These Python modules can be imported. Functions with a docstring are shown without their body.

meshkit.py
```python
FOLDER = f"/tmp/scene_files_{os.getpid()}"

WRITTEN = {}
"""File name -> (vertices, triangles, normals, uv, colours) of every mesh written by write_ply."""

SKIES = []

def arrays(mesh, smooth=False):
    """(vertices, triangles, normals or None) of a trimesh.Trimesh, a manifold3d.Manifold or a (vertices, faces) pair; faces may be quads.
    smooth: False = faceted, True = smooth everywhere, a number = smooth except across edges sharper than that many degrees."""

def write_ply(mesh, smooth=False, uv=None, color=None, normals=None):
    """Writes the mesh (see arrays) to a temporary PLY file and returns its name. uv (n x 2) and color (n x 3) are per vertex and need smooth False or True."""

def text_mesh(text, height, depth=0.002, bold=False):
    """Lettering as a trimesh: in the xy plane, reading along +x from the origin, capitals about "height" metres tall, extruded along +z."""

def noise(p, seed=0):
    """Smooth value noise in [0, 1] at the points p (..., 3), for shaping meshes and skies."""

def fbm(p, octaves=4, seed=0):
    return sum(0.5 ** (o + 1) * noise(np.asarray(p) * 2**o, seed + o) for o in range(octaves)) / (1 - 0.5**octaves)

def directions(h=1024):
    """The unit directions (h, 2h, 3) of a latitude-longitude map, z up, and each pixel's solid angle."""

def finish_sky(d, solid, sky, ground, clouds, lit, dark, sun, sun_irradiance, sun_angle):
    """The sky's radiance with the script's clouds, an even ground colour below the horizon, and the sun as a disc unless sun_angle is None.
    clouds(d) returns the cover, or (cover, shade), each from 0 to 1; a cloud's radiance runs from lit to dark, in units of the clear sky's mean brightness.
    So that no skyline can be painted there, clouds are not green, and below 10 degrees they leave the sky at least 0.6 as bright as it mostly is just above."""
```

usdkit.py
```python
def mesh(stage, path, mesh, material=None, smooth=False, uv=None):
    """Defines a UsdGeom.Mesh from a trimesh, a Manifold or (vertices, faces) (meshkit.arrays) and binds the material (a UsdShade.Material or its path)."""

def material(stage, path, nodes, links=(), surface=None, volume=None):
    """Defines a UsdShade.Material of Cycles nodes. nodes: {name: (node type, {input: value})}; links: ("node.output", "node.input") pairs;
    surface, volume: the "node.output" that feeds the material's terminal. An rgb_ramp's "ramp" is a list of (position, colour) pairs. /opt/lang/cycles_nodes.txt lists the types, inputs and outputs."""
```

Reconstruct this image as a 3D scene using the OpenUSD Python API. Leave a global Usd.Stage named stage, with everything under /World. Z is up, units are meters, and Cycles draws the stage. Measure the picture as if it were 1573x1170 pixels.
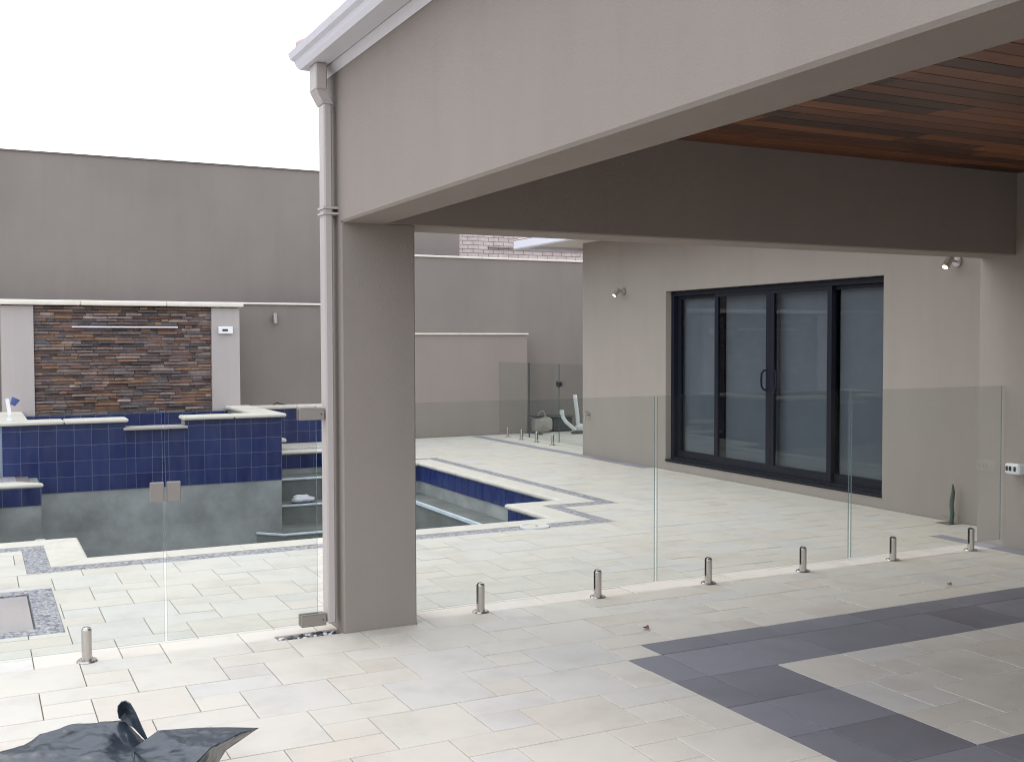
import math, random
import numpy as np, trimesh, manifold3d as m3, usdkit, meshkit
from shapely.geometry import Polygon, box as sbox, LineString, MultiPolygon
from shapely.ops import unary_union
from pxr import Usd, UsdGeom, UsdLux, UsdShade, Sdf, Gf, Vt

stage = Usd.Stage.CreateInMemory()
UsdGeom.SetStageUpAxis(stage, UsdGeom.Tokens.z)
UsdGeom.SetStageMetersPerUnit(stage, 1.0)
UsdGeom.Xform.Define(stage, '/World')
UsdGeom.Scope.Define(stage, '/World/Looks')
rng = random.Random(7)
T = Sdf.ValueTypeNames

# ------------------------------------------------------------------ camera
YAW, PITCH, ROLL, FPX = 0.46293, 0.035893, -0.002694, 1655.4
fw = np.array([math.sin(YAW) * math.cos(PITCH), math.cos(YAW) * math.cos(PITCH), -math.sin(PITCH)])
rt = np.array([math.cos(YAW), -math.sin(YAW), 0.0]); up = np.cross(rt, fw)
cr, sr = math.cos(ROLL), math.sin(ROLL)
rt, up = rt * cr + up * sr, up * cr - rt * sr
CAMZ = 1.58
cam = UsdGeom.Camera.Define(stage, '/World/camera')
cam.AddTransformOp().Set(Gf.Matrix4d(*rt, 0, *up, 0, *(-fw), 0, 0, 0, CAMZ, 1))
cam.CreateHorizontalApertureAttr(36.0); cam.CreateVerticalApertureAttr(36.0 * 761 / 1024)
cam.CreateFocalLengthAttr(36.0 * FPX / 1573); cam.CreateClippingRangeAttr(Gf.Vec2f(0.05, 500))
cam.CreateExposureAttr(0.46)

# ------------------------------------------------------------------ sky and sun
SUN = np.array([-0.40, 0.62, 1.05]); SUN /= np.linalg.norm(SUN)
sky_mat = usdkit.material(stage, '/World/Looks/sky_look', {
    'sky': ('sky_texture', {'sky_type': 'single_scattering', 'sun_disc': False, 'sun_elevation': math.asin(SUN[2]), 'sun_rotation': math.atan2(SUN[0], SUN[1]), 'aerosol_density': 2.5}),
    'tc': ('texture_coordinate', {}),
    'map': ('mapping', {'scale': (1.6, 1.6, 4.0)}),
    'n': ('noise_texture', {'scale': 1.7, 'detail': 6, 'roughness': 0.55}),
    'r': ('rgb_ramp', {'ramp': [(0.30, (0.42, 0.42, 0.42)), (0.52, (0.93, 0.93, 0.93)), (1.0, (1, 1, 1))]}),
    'm': ('mix', {'color2': (10.0, 10.5, 11.5)}),
    'bg': ('background_shader', {'strength': 0.13})},
    [('tc.generated', 'map.vector'), ('map.vector', 'n.vector'), ('n.fac', 'r.fac'), ('r.color', 'm.fac'), ('sky.color', 'm.color1'), ('m.color', 'bg.color')], surface='bg.background')
sky = UsdLux.DomeLight.Define(stage, '/World/sky')
UsdShade.MaterialBindingAPI.Apply(sky.GetPrim()).Bind(sky_mat)
sky.GetPrim().SetCustomDataByKey('label', 'bright hazy white sky over the courtyard walls'); sky.GetPrim().SetCustomDataByKey('kind', 'structure')
sun = UsdLux.DistantLight.Define(stage, '/World/sun')
sun.CreateNormalizeAttr(True); sun.CreateIntensityAttr(0.16); sun.CreateAngleAttr(40.0); sun.CreateColorAttr(Gf.Vec3f(1.0, 0.97, 0.92))
zx = SUN; xx = np.cross([0, 0, 1.0], zx); xx /= np.linalg.norm(xx); yx = np.cross(zx, xx)
sun.AddTransformOp().Set(Gf.Matrix4d(*xx, 0, *yx, 0, *zx, 0, 0, 0, 0, 1))

# ------------------------------------------------------------------ helpers
def free(path):
    if not stage.GetPrimAtPath(path): return path
    k = 1
    while stage.GetPrimAtPath(f'{path}_{k:03d}'): k += 1
    return f'{path}_{k:03d}'
COUNT = {}
def numbered(parent, name):
    k = COUNT.get((parent, name), 0); COUNT[(parent, name)] = k + 1
    return f'{parent}/{name}' + (f'_{k:03d}' if k else '')
LOC = {}
def tag(p, label=None, cat=None, group=None, kind=None):
    for k, v in (('label', label), ('category', cat), ('group', group), ('kind', kind)):
        if v: p.SetCustomDataByKey(k, v)
    return p
def thing(name, label, cat=None, loc=(0, 0, 0), group=None, kind=None):
    path = numbered('/World', name)
    x = UsdGeom.Xform.Define(stage, path); x.AddTranslateOp().Set(Gf.Vec3d(*map(float, loc)))
    LOC[path] = np.array(loc, float)
    return tag(x.GetPrim(), label, cat, group, kind)
def arr(m):
    if hasattr(m, 'to_mesh'):
        q = m.to_mesh(); return np.array(q.vert_properties[:, :3], float), np.array(q.tri_verts)
    if isinstance(m, (tuple, list)): return np.array(m[0], float), np.array(m[1], int)
    return np.array(m.vertices, float), np.array(m.faces)
def part(name, mesh, mat, parent, smooth=False, label=None, tone=None, tint=None, kind=None):
    """mesh is given in world coordinates"""
    pp = str(parent.GetPath()); path = numbered(pp, name)
    v, f = arr(mesh)
    loc = LOC.get(pp, np.zeros(3)); LOC[path] = loc
    if isinstance(mat, str): mat = M[mat]
    me = usdkit.mesh(stage, path, trimesh.Trimesh(v - loc, f, process=False), mat, smooth)
    n = len(me.GetPointsAttr().Get()); api = UsdGeom.PrimvarsAPI(me)
    if tone is not None:
        t = np.full(n, tone) if np.ndim(tone) == 0 else tone
        api.CreatePrimvar('tone', T.FloatArray, 'vertex').Set(Vt.FloatArray.FromNumpy(np.asarray(t, np.float32)))
    if tint is not None:
        t = np.tile(np.array(tint, np.float32), (n, 1)) if np.ndim(tint) == 1 else np.asarray(tint, np.float32)
        api.CreatePrimvar('tint', T.Color3fArray, 'vertex').Set(Vt.Vec3fArray.FromNumpy(t))
    return tag(me.GetPrim(), label, None, None, kind)
class World:
    def GetPath(self): return '/World'
def single(name, mesh, mat, label, cat=None, kind=None, group=None, smooth=False):
    p = part(name, mesh, mat, World(), smooth); return tag(p, label, cat, group, kind)
def dup(src, loc, label, group=None):
    d = src.GetCustomData(); r = thing(src.GetName().split('_00')[0], label, d['category'], loc, group or d.get('group'))
    r.GetReferences().AddInternalReference(src.GetPath()); r.SetInstanceable(True)
    tag(r, label)
    return r
def bx(x0, x1, y0, y1, z0, z1):
    m = trimesh.creation.box((abs(x1 - x0), abs(y1 - y0), abs(z1 - z0))); m.apply_translation(((x0 + x1) / 2, (y0 + y1) / 2, (z0 + z1) / 2)); return m
def cbox(x0, x1, y0, y1, z0, z1, c=0.006):
    """box with chamfered edges"""
    pts = []
    for sx in (0, 1):
        for sy in (0, 1):
            for sz in (0, 1):
                X, Y, Z = (x0, x1)[sx], (y0, y1)[sy], (z0, z1)[sz]; dx, dy, dz = (c, -c)[sx], (c, -c)[sy], (c, -c)[sz]
                pts += [(X, Y + dy, Z + dz), (X + dx, Y, Z + dz), (X + dx, Y + dy, Z)]
    return m3.Manifold.hull_points(np.array(pts, float))
def cat_(*ms):
    return trimesh.util.concatenate([trimesh.Trimesh(*arr(m), process=False) for m in ms])
def cyl(p, q, r, n=20, r2=None):
    p, q = np.array(p, float), np.array(q, float); L = np.linalg.norm(q - p)
    m = m3.Manifold.cylinder(L, r, r if r2 is None else r2, n); v, f = arr(m)
    z = (q - p) / L; a = np.array([1.0, 0, 0]) if abs(z[0]) < .9 else np.array([0, 1.0, 0])
    x = np.cross(a, z); x /= np.linalg.norm(x); y = np.cross(z, x)
    return trimesh.Trimesh(v @ np.stack([x, y, z]) + p, f, process=False)
def tube(pts, radii, n=8):
    p = np.asarray(pts, float); r = np.broadcast_to(radii, (len(p),)); t = np.gradient(p, axis=0); t /= np.linalg.norm(t, axis=1, keepdims=True)
    a = np.array([0.3, 0.2, 0.93]); V = []
    for i in range(len(p)):
        x = np.cross(a if abs(t[i] @ a) < .95 else np.array([1.0, 0, 0]), t[i]); x /= np.linalg.norm(x); y = np.cross(t[i], x)
        for k in range(n):
            g = 2 * math.pi * k / n; V.append(p[i] + r[i] * (math.cos(g) * x + math.sin(g) * y))
    Fc = []
    for i in range(len(p) - 1):
        for k in range(n):
            a0, a1, b0, b1 = i * n + k, i * n + (k + 1) % n, (i + 1) * n + k, (i + 1) * n + (k + 1) % n
            Fc += [(a0, a1, b1), (a0, b1, b0)]
    for base, flip in ((0, 1), ((len(p) - 1) * n, 0)):
        for k in range(1, n - 1): Fc.append((base, base + k + 1, base + k) if flip else (base, base + k, base + k + 1))
    return trimesh.Trimesh(np.array(V), np.array(Fc), process=False)
def polyex(poly, z0, z1):
    ms = []
    for g in getattr(poly, 'geoms', [poly]):
        if g.area < 1e-7: continue
        m = trimesh.creation.extrude_polygon(g, z1 - z0, engine='earcut'); m.apply_translation((0, 0, z0)); ms.append(m)
    return trimesh.util.concatenate(ms)
def sheet(poly, z):
    ms = []
    for g in getattr(poly, 'geoms', [poly]):
        v, f = trimesh.creation.triangulate_polygon(g, engine='earcut')
        m = trimesh.Trimesh(np.c_[v, np.full(len(v), z)], f, process=False)
        if m.face_normals[:, 2].mean() < 0: m.invert()
        ms.append(m)
    return trimesh.util.concatenate(ms)

# ------------------------------------------------------------------ materials
M = {}
def mat(name, nodes, links, surface='p.BSDF'):
    M[name] = usdkit.material(stage, '/World/Looks/' + name, nodes, links, surface=surface)
def plain(name, col, rough=0.5, metal=0.0, **kw):
    mat(name, {'p': ('principled_bsdf', {'base_color': col, 'roughness': rough, 'metallic': metal, **kw})}, [])
def mottled(name, col, var=0.12, scale=3.0, rough=0.85, bump=0.15, bscale=220.0, bdist=0.004, spec=0.3, streak=0.0):
    a = tuple(c * (1 - var) for c in col); b = tuple(min(1, c * (1 + var)) for c in col)
    mat(name, {'g': ('geometry', {}), 'n': ('noise_texture', {'scale': scale, 'detail': 5, 'roughness': 0.6}),
        'r': ('rgb_ramp', {'ramp': [(0.3, a), (0.7, b)]}),
        'n2': ('noise_texture', {'scale': bscale, 'detail': 3, 'roughness': 0.6}), 'b': ('bump', {'strength': bump, 'distance': bdist}),
        'sm': ('mapping', {'scale': (2.6, 2.6, 0.22)}), 'sn': ('noise_texture', {'scale': 2.2, 'detail': 6, 'roughness': 0.65}),
        'sr': ('rgb_ramp', {'ramp': [(0.25, (1 - streak,) * 3), (0.5, (1, 1, 1)), (0.8, (1 + streak * .5,) * 3)]}), 'mm': ('mix', {'mix_type': 'multiply', 'fac': 1.0}),
        'p': ('principled_bsdf', {'roughness': rough, 'specular_ior_level': spec})},
        [('g.position', 'n.vector'), ('g.position', 'n2.vector'), ('g.position', 'sm.vector'), ('sm.vector', 'sn.vector'), ('sn.fac', 'sr.fac'), ('sr.color', 'mm.color2'), ('n.fac', 'r.fac'), ('r.color', 'mm.color1'), ('mm.color', 'p.base_color'), ('n2.fac', 'b.height'), ('b.normal', 'p.normal')])
mottled('taupe_render', (0.262, 0.230, 0.201), 0.04, 0.8, 0.9, 0.4, 120, 0.004, 0.2, 0.035)
mottled('house_render', (0.328, 0.291, 0.253), 0.04, 0.8, 0.9, 0.4, 120, 0.004, 0.2, 0.04)
mottled('light_render', (0.405, 0.365, 0.345), 0.03, 0.8, 0.9, 0.4, 110, 0.005, 0.2, .05)
mottled('dark_render', (0.215, 0.189, 0.168), 0.08, 0.5, 0.9, 0.4, 110, 0.005, 0.2, .05)
mottled('rose_render', (0.262, 0.226, 0.198), 0.06, 0.6, 0.9, 0.4, 110, 0.005, 0.2, .04)
mottled('cream_stone', (0.66, 0.61, 0.53), 0.07, 5, 0.6, 0.12, 120, 0.003)
mottled('bed_mortar', (0.22, 0.185, 0.165), 0.2, 8, 0.95, 0.2)
mottled('soffit_paint', (0.62, 0.58, 0.52), 0.03, 1, 0.7, 0.05)
plain('joint_dark', (0.05, 0.042, 0.045), 0.95)
plain('white_metal', (0.66, 0.65, 0.69), 0.35)
plain('pipe_paint', (0.40, 0.36, 0.335), 0.45)
plain('white_plastic', (0.75, 0.75, 0.74), 0.4)
plain('terracotta', (0.42, 0.28, 0.25), 0.7)
plain('stainless', (0.52, 0.49, 0.455), 0.27, 1.0)
plain('brushed_steel', (0.30, 0.275, 0.25), 0.36, 1.0)
plain('dark_slot', (0.02, 0.02, 0.022), 0.4)
plain('door_frame', (0.007, 0.0085, 0.015), 0.45, specular_ior_level=0.25)
plain('black_plastic', (0.015, 0.015, 0.018), 0.4)
plain('interior_dark', (0.02, 0.02, 0.022), 0.9)
plain('blue_plastic', (0.06, 0.08, 0.25), 0.4)
mottled('blind_fabric', (0.325, 0.335, 0.35), 0.06, 4, 0.9, 0.1)
mottled('soil', (0.035, 0.028, 0.02), 0.3, 20, 1.0, 0.8, 60, 0.02)
mottled('canvas_tan', (0.38, 0.35, 0.31), 0.15, 9, 0.9, 0.3, 60, 0.01)
mottled('dark_bag', (0.05, 0.055, 0.06), 0.3, 9, 0.6, 0.3, 40, 0.01)
mottled('plant_green', (0.085, 0.115, 0.095), 0.3, 12, 0.6, 0.2, 50)
mottled('dry_leaf_look', (0.20, 0.09, 0.06), 0.3, 40, 0.8, 0.2, 80)
mottled('white_film', (0.72, 0.72, 0.75), 0.08, 12, 0.4, 0.3, 40, 0.01)
mottled('trim_white', (0.60, 0.67, 0.70), 0.15, 9, 0.5, 0.1)
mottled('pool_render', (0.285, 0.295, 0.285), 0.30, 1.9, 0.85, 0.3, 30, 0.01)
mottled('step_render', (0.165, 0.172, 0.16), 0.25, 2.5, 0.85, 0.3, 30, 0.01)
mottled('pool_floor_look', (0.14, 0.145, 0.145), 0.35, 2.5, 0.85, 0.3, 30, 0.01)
mottled('brick_pale', (0.50, 0.42, 0.395), 0.12, 6, 0.9, 0.2, 90)
mottled('brick_rose', (0.475, 0.39, 0.37), 0.12, 6, 0.9, 0.2, 90)
mottled('brick_buff', (0.52, 0.45, 0.42), 0.12, 6, 0.9, 0.2, 90)
mottled('mortar_grey', (0.40, 0.36, 0.35), 0.1, 6, 0.95, 0.2)

def paver_mat(name, cols, stain, rough, stain_amt=0.5):
    mat(name, {'g': ('geometry', {}), 'a': ('attribute', {'attribute': 'tone'}),
        'r': ('rgb_ramp', {'ramp': cols}), 'w': ('math', {'math_type': 'multiply', 'value2': 37.0}),
        'n': ('noise_texture', {'dimensions': '4D', 'scale': 3.2, 'detail': 6, 'roughness': 0.62}),
        'nr': ('rgb_ramp', {'ramp': [(0.28, (0.86, 0.85, 0.84)), (0.5, (1, 1, 1)), (0.75, (1.06, 1.05, 1.03))]}),
        'mu': ('mix', {'mix_type': 'multiply', 'fac': 1.0}),
        's': ('noise_texture', {'dimensions': '4D', 'scale': 1.15, 'detail': 4, 'roughness': 0.55}),
        'sr': ('rgb_ramp', {'ramp': [(0.57, (0, 0, 0)), (0.74, (stain_amt,) * 3)]}),
        'st': ('mix', {'color2': stain}),
        'n2': ('noise_texture', {'scale': 90.0, 'detail': 5, 'roughness': 0.7}), 'b': ('bump', {'strength': 0.25, 'distance': 0.003}),
        'p': ('principled_bsdf', {'roughness': rough, 'specular_ior_level': 0.35})},
        [('a.fac', 'r.fac'), ('a.fac', 'w.value1'), ('w.value', 'n.w'), ('w.value', 's.w'), ('g.position', 'n.vector'), ('g.position', 's.vector'), ('g.position', 'n2.vector'),
         ('n.fac', 'nr.fac'), ('r.color', 'mu.color1'), ('nr.color', 'mu.color2'), ('mu.color', 'st.color1'), ('s.fac', 'sr.fac'), ('sr.color', 'st.fac'), ('st.color', 'p.base_color'),
         ('n2.fac', 'b.height'), ('b.normal', 'p.normal')])
paver_mat('cream_paver', [(0, (0.635, 0.578, 0.495)), (0.35, (0.655, 0.608, 0.53)), (0.75, (0.65, 0.608, 0.54)), (1, (0.625, 0.595, 0.552))], (0.52, 0.41, 0.31), 0.55, 0.45)
paver_mat('grey_paver', [(0, (0.180, 0.174, 0.194)), (0.6, (0.212, 0.206, 0.232)), (1, (0.245, 0.238, 0.265))], (0.11, 0.10, 0.095), 0.5, 0.6)
paver_mat('edge_paver', [(0, (0.27, 0.265, 0.30)), (1, (0.34, 0.33, 0.37))], (0.18, 0.16, 0.16), 0.55, 0.4)
paver_mat('rose_slab', [(0, (0.40, 0.35, 0.34)), (1, (0.40, 0.35, 0.34))], (0.38, 0.28, 0.25), 0.6, 0.6)
mat('pebble_look', {'g': ('geometry', {}), 'v': ('voronoi_texture', {'scale': 62.0}), 's': ('separate_color', {}),
    'r': ('rgb_ramp', {'interpolate': False, 'ramp': [(0, (0.12, 0.12, 0.15)), (0.17, (0.28, 0.28, 0.31)), (0.42, (0.42, 0.40, 0.41)), (0.6, (0.20, 0.20, 0.24)), (0.72, (0.50, 0.44, 0.40)), (0.88, (0.36, 0.36, 0.39))]}),
    'b': ('bump', {'strength': 0.7, 'distance': 0.006, 'invert': True}), 'p': ('principled_bsdf', {'roughness': 0.45})},
    [('g.position', 'v.vector'), ('v.color', 's.color'), ('s.r', 'r.fac'), ('r.color', 'p.base_color'), ('v.distance', 'b.height'), ('b.normal', 'p.normal')])
mat('blue_tile', {'g': ('geometry', {}), 'a': ('attribute', {'attribute': 'tone'}), 'r': ('rgb_ramp', {'ramp': [(0, (0.006, 0.012, 0.068)), (0.6, (0.009, 0.018, 0.090)), (1, (0.014, 0.026, 0.105))]}),
    'mp': ('mapping', {'scale': (6, 6, 1.4)}), 'n': ('noise_texture', {'scale': 1.5, 'detail': 5}), 'nr': ('rgb_ramp', {'ramp': [(0.35, (0, 0, 0)), (0.8, (0.55, 0.55, 0.55))]}),
    'm': ('mix', {'color2': (0.035, 0.048, 0.120)}), 'ro': ('rgb_ramp', {'ramp': [(0.3, (0.12,) * 3), (0.7, (0.36,) * 3)]}),
    'p': ('principled_bsdf', {'specular_ior_level': 0.26})},
    [('a.fac', 'r.fac'), ('g.position', 'mp.vector'), ('mp.vector', 'n.vector'), ('n.fac', 'nr.fac'), ('nr.color', 'm.fac'), ('r.color', 'm.color1'), ('m.color', 'p.base_color'), ('n.fac', 'ro.fac'), ('ro.color', 'p.roughness')])
plain('grout', (0.19, 0.25, 0.35), 0.8)
mat('ledge_stone', {'g': ('geometry', {}), 'a': ('attribute', {'attribute': 'tint'}), 'n': ('noise_texture', {'scale': 14, 'detail': 6, 'roughness': 0.65}),
    'r': ('rgb_ramp', {'ramp': [(0.25, (0.6, 0.58, 0.58)), (0.5, (1, 1, 1)), (0.8, (1.3, 1.2, 1.1))]}), 'm': ('mix', {'mix_type': 'multiply', 'fac': 1.0}),
    'b': ('bump', {'strength': 0.8, 'distance': 0.012}), 'p': ('principled_bsdf', {'roughness': 0.8})},
    [('g.position', 'n.vector'), ('n.fac', 'r.fac'), ('a.color', 'm.color1'), ('r.color', 'm.color2'), ('m.color', 'p.base_color'), ('n.fac', 'b.height'), ('b.normal', 'p.normal')])
mat('cedar', {'a': ('attribute', {'attribute': 'tint'}), 'g': ('geometry', {}), 'mp': ('mapping', {'scale': (1.2, 26, 26)}), 'n': ('noise_texture', {'scale': 1.6, 'detail': 6, 'roughness': 0.6, 'distortion': 0.6}),
    'r': ('rgb_ramp', {'ramp': [(0.25, (0.55, 0.5, 0.5)), (0.55, (1, 1, 1)), (0.8, (1.25, 1.2, 1.15))]}), 'm': ('mix', {'mix_type': 'multiply', 'fac': 1.0}),
    'p': ('principled_bsdf', {'roughness': 0.38})},
    [('g.position', 'mp.vector'), ('mp.vector', 'n.vector'), ('n.fac', 'r.fac'), ('a.color', 'm.color1'), ('r.color', 'm.color2'), ('m.color', 'p.base_color')])
def glass_mat(name, tr, gl=(0.9, 0.95, 0.93), rough=0.0):
    mat(name, {'t': ('transparent_bsdf', {'color': tr}), 'g': ('glossy_bsdf', {'color': gl, 'roughness': rough}), 'f': ('fresnel', {'IOR': 1.45}), 'm': ('mix_closure', {}),
        'ge': ('geometry', {}), 'iv': ('math', {'math_type': 'subtract', 'value1': 1.0}), 'mu': ('math', {'math_type': 'multiply'})},
        [('ge.backfacing', 'iv.value2'), ('iv.value', 'mu.value1'), ('f.fac', 'mu.value2'), ('mu.value', 'm.fac'), ('t.BSDF', 'm.closure1'), ('g.BSDF', 'm.closure2')], surface='m.closure')
glass_mat('fence_glass', (0.905, 0.922, 0.914))
glass_mat('door_glass', (0.73, 0.755, 0.77))
mat('glass_edge', {'t': ('transparent_bsdf', {'color': (0.62, 0.74, 0.71)}), 'p': ('principled_bsdf', {'base_color': (0.36, 0.44, 0.42), 'roughness': 0.12}), 'm': ('mix_closure', {'fac': 0.4})},
    [('t.BSDF', 'm.closure1'), ('p.BSDF', 'm.closure2')], surface='m.closure')
mat('glass_edge_dark', {'t': ('transparent_bsdf', {'color': (0.45, 0.53, 0.51)}), 'p': ('principled_bsdf', {'base_color': (0.15, 0.19, 0.18), 'roughness': 0.12}), 'm': ('mix_closure', {'fac': 0.4})},
    [('t.BSDF', 'm.closure1'), ('p.BSDF', 'm.closure2')], surface='m.closure')
mat('lamp_lit', {'e': ('emission', {'color': (1.0, 0.86, 0.66), 'strength': 3.0})}, [], surface='e.emission')
mat('tarp_look', {'g': ('geometry', {}), 'n': ('noise_texture', {'scale': 7, 'detail': 6, 'roughness': 0.6}), 'r': ('rgb_ramp', {'ramp': [(0.3, (0.010, 0.014, 0.019)), (0.62, (0.020, 0.027, 0.038)), (0.85, (0.036, 0.044, 0.056))]}),
    'n2': ('noise_texture', {'scale': 11, 'detail': 3}), 'b': ('bump', {'strength': 0.4, 'distance': 0.02}), 'p': ('principled_bsdf', {'roughness': 0.30, 'specular_ior_level': 0.6})},
    [('g.position', 'n.vector'), ('g.position', 'n2.vector'), ('n.fac', 'r.fac'), ('r.color', 'p.base_color'), ('n2.fac', 'b.height'), ('b.normal', 'p.normal')])

# ------------------------------------------------------------------ plan
GX, GY, UX, UY = 0.235, 4.10, 0.2038, 0.1965
xg = lambda i: GX + UX * i
yg = lambda j: GY + UY * j
COLX0, COLX1, COLY0, COLY1 = 1.776, 2.200, 5.61, 5.93
ZB = 2.225                                   # beam underside
WX, PX = 7.65, 7.06                          # house wall plane, patio wall plane
POOL = Polygon([(0.70, 8.45), (4.64, 8.45), (4.64, 9.38), (5.25, 9.38), (5.25, 13.26), (4.64, 13.26), (4.64, 15.45), (3.62, 15.45), (3.62, 14.10), (0.65, 14.10), (0.65, 13.26), (0.10, 13.26), (0.10, 9.38), (0.70, 9.38)])
SPA = sbox(0.26, 14.1, 3.62, 16.2)
LIP = POOL.buffer(0.24, join_style=2)
STRIP = POOL.buffer(0.40, join_style=2)
SUMP = sbox(xg(0.9) - 1.19, 6.34, xg(0.9), 7.525)
SUMPIN = sbox(xg(0.9) - 1.05, 6.47, xg(0.9) - 0.137, 7.41)

# ------------------------------------------------------------------ ground and paving
ground = Polygon([(-150, -150), (150, -150), (150, 150), (-150, 150)]).difference(POOL.buffer(0.10, join_style=2)).difference(SUMPIN)
single('ground', sheet(ground, -0.0095), 'bed_mortar', 'brown mortar bed and earth under and beyond the paving', kind='structure')
paving = thing('paving', 'cream stone paving laid in a three size pattern with grey slate bands', kind='structure')
region = sbox(-2.2, 1.7, WX - 0.01, 16.93).difference(unary_union([LIP, STRIP, SUMP, SPA, sbox(0.0, 14.1, 3.62, 17), sbox(3.6, 16.72, 6.0, 17),
         sbox(COLX0 - .002, COLY0 - .002, COLX1 + .002, COLY1 + .002), sbox(PX - .004, 0, 8, 5.934)])).union(sbox(WX - .05, 13.12, 10.3, 16.93))
region = region.difference(sbox(5.7, 16.58, 8.60, 17))
lid_c, lid_r = (4.27, 8.13), 0.128
DRAIN = sbox(1.42, 5.625, 1.77, 5.72)
HOLE = sbox(7.47, 6.56, 7.645, 6.72)
from shapely.geometry import Point
region = region.difference(unary_union([Point(*lid_c).buffer(lid_r + .004), DRAIN, HOLE]))
# grey bands: an outer ring one unit wide and an inner ring two units wide round a cream panel; the corner square is cream
B_OUT = sbox(xg(13), 0.5, xg(14), yg(2)); B_IN = sbox(xg(14), 0.5, xg(16), yg(2))
A_OUT = sbox(xg(14), yg(2), PX - .004, yg(3)); A_IN = sbox(xg(16), yg(0), PX - .004, yg(2)); C_IN = sbox(xg(16), 0.5, PX - .004, yg(-6))
A_IN2 = sbox(xg(16), yg(-8), PX - .004, yg(-6))
EDGE = unary_union([sbox(7.46, 11.3, 7.635, 16.5), sbox(6.90, 1.7, PX - .005, 6.27)])
A_OUT, A_IN, A_IN2 = (q.difference(EDGE) for q in (A_OUT, A_IN, A_IN2))
grey = unary_union([B_OUT, B_IN, A_OUT, A_IN, A_IN2])
near, far = [], []
def tile(poly, m, z, tone, joint=0.005):
    p = poly.buffer(-joint / 2, join_style=2)
    for g in getattr(p, 'geoms', [p]):
        if g.area < 6e-4: continue
        c = g.minimum_rotated_rectangle
        if abs(g.area - g.envelope.area) < 1e-6:
            x0, y0, x1, y1 = g.bounds; b = 0.001
            v = [(x0, y0, -.025), (x1, y0, -.025), (x1, y1, -.025), (x0, y1, -.025), (x0, y0, z - b), (x1, y0, z - b), (x1, y1, z - b), (x0, y1, z - b), (x0 + b, y0 + b, z), (x1 - b, y0 + b, z), (x1 - b, y1 - b, z), (x0 + b, y1 - b, z)]
            f = []
            for o in (0, 4):
                for k in range(4):
                    a, bb = o + k, o + (k + 1) % 4; f += [(a, bb, bb + 4), (a, bb + 4, a + 4)]
            f += [(8, 9, 10), (8, 10, 11)]
            me = trimesh.Trimesh(np.array(v), np.array(f), process=False)
        else:
            me = polyex(g, -.025, z)
        q = np.array([g.centroid.x, g.centroid.y, 0]) - [0, 0, CAMZ]; d = q @ fw
        u, w = (q @ rt) / d * FPX, (q @ up) / d * FPX
        inview = d > 0.5 and abs(u) < 830 and abs(w) < 640
        (near if inview else far).append((d, m, me, tone))
def tiles_french(area, i0, i1, j0, j1):
    a0 = area.buffer(0)
    for a in range(-90, 120):
        for b in range(-60, 60):
            for (ox, oy, w, h) in ((3, 0, 2, 2), (5, 1, 2, 1), (5, 0, 1, 1)):
                i, j = ox + a + 3 * b, oy + 2 * a - b
                if i + w <= i0 or i >= i1 or j + h <= j0 or j >= j1: continue
                p = sbox(xg(i), yg(j), xg(i + w), yg(j + h))
                t, z = rng.random(), rng.uniform(-.0012, .0012)
                if not a0.intersects(p): continue
                q = p if a0.contains(p) else a0.intersection(p)
                for g in getattr(q, 'geoms', [q]):
                    if g.geom_type == 'Polygon': tile(g, 'cream_paver', z, t)
tiles_french(region.difference(unary_union([grey, EDGE])), -13, 52, -13, 66)
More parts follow.
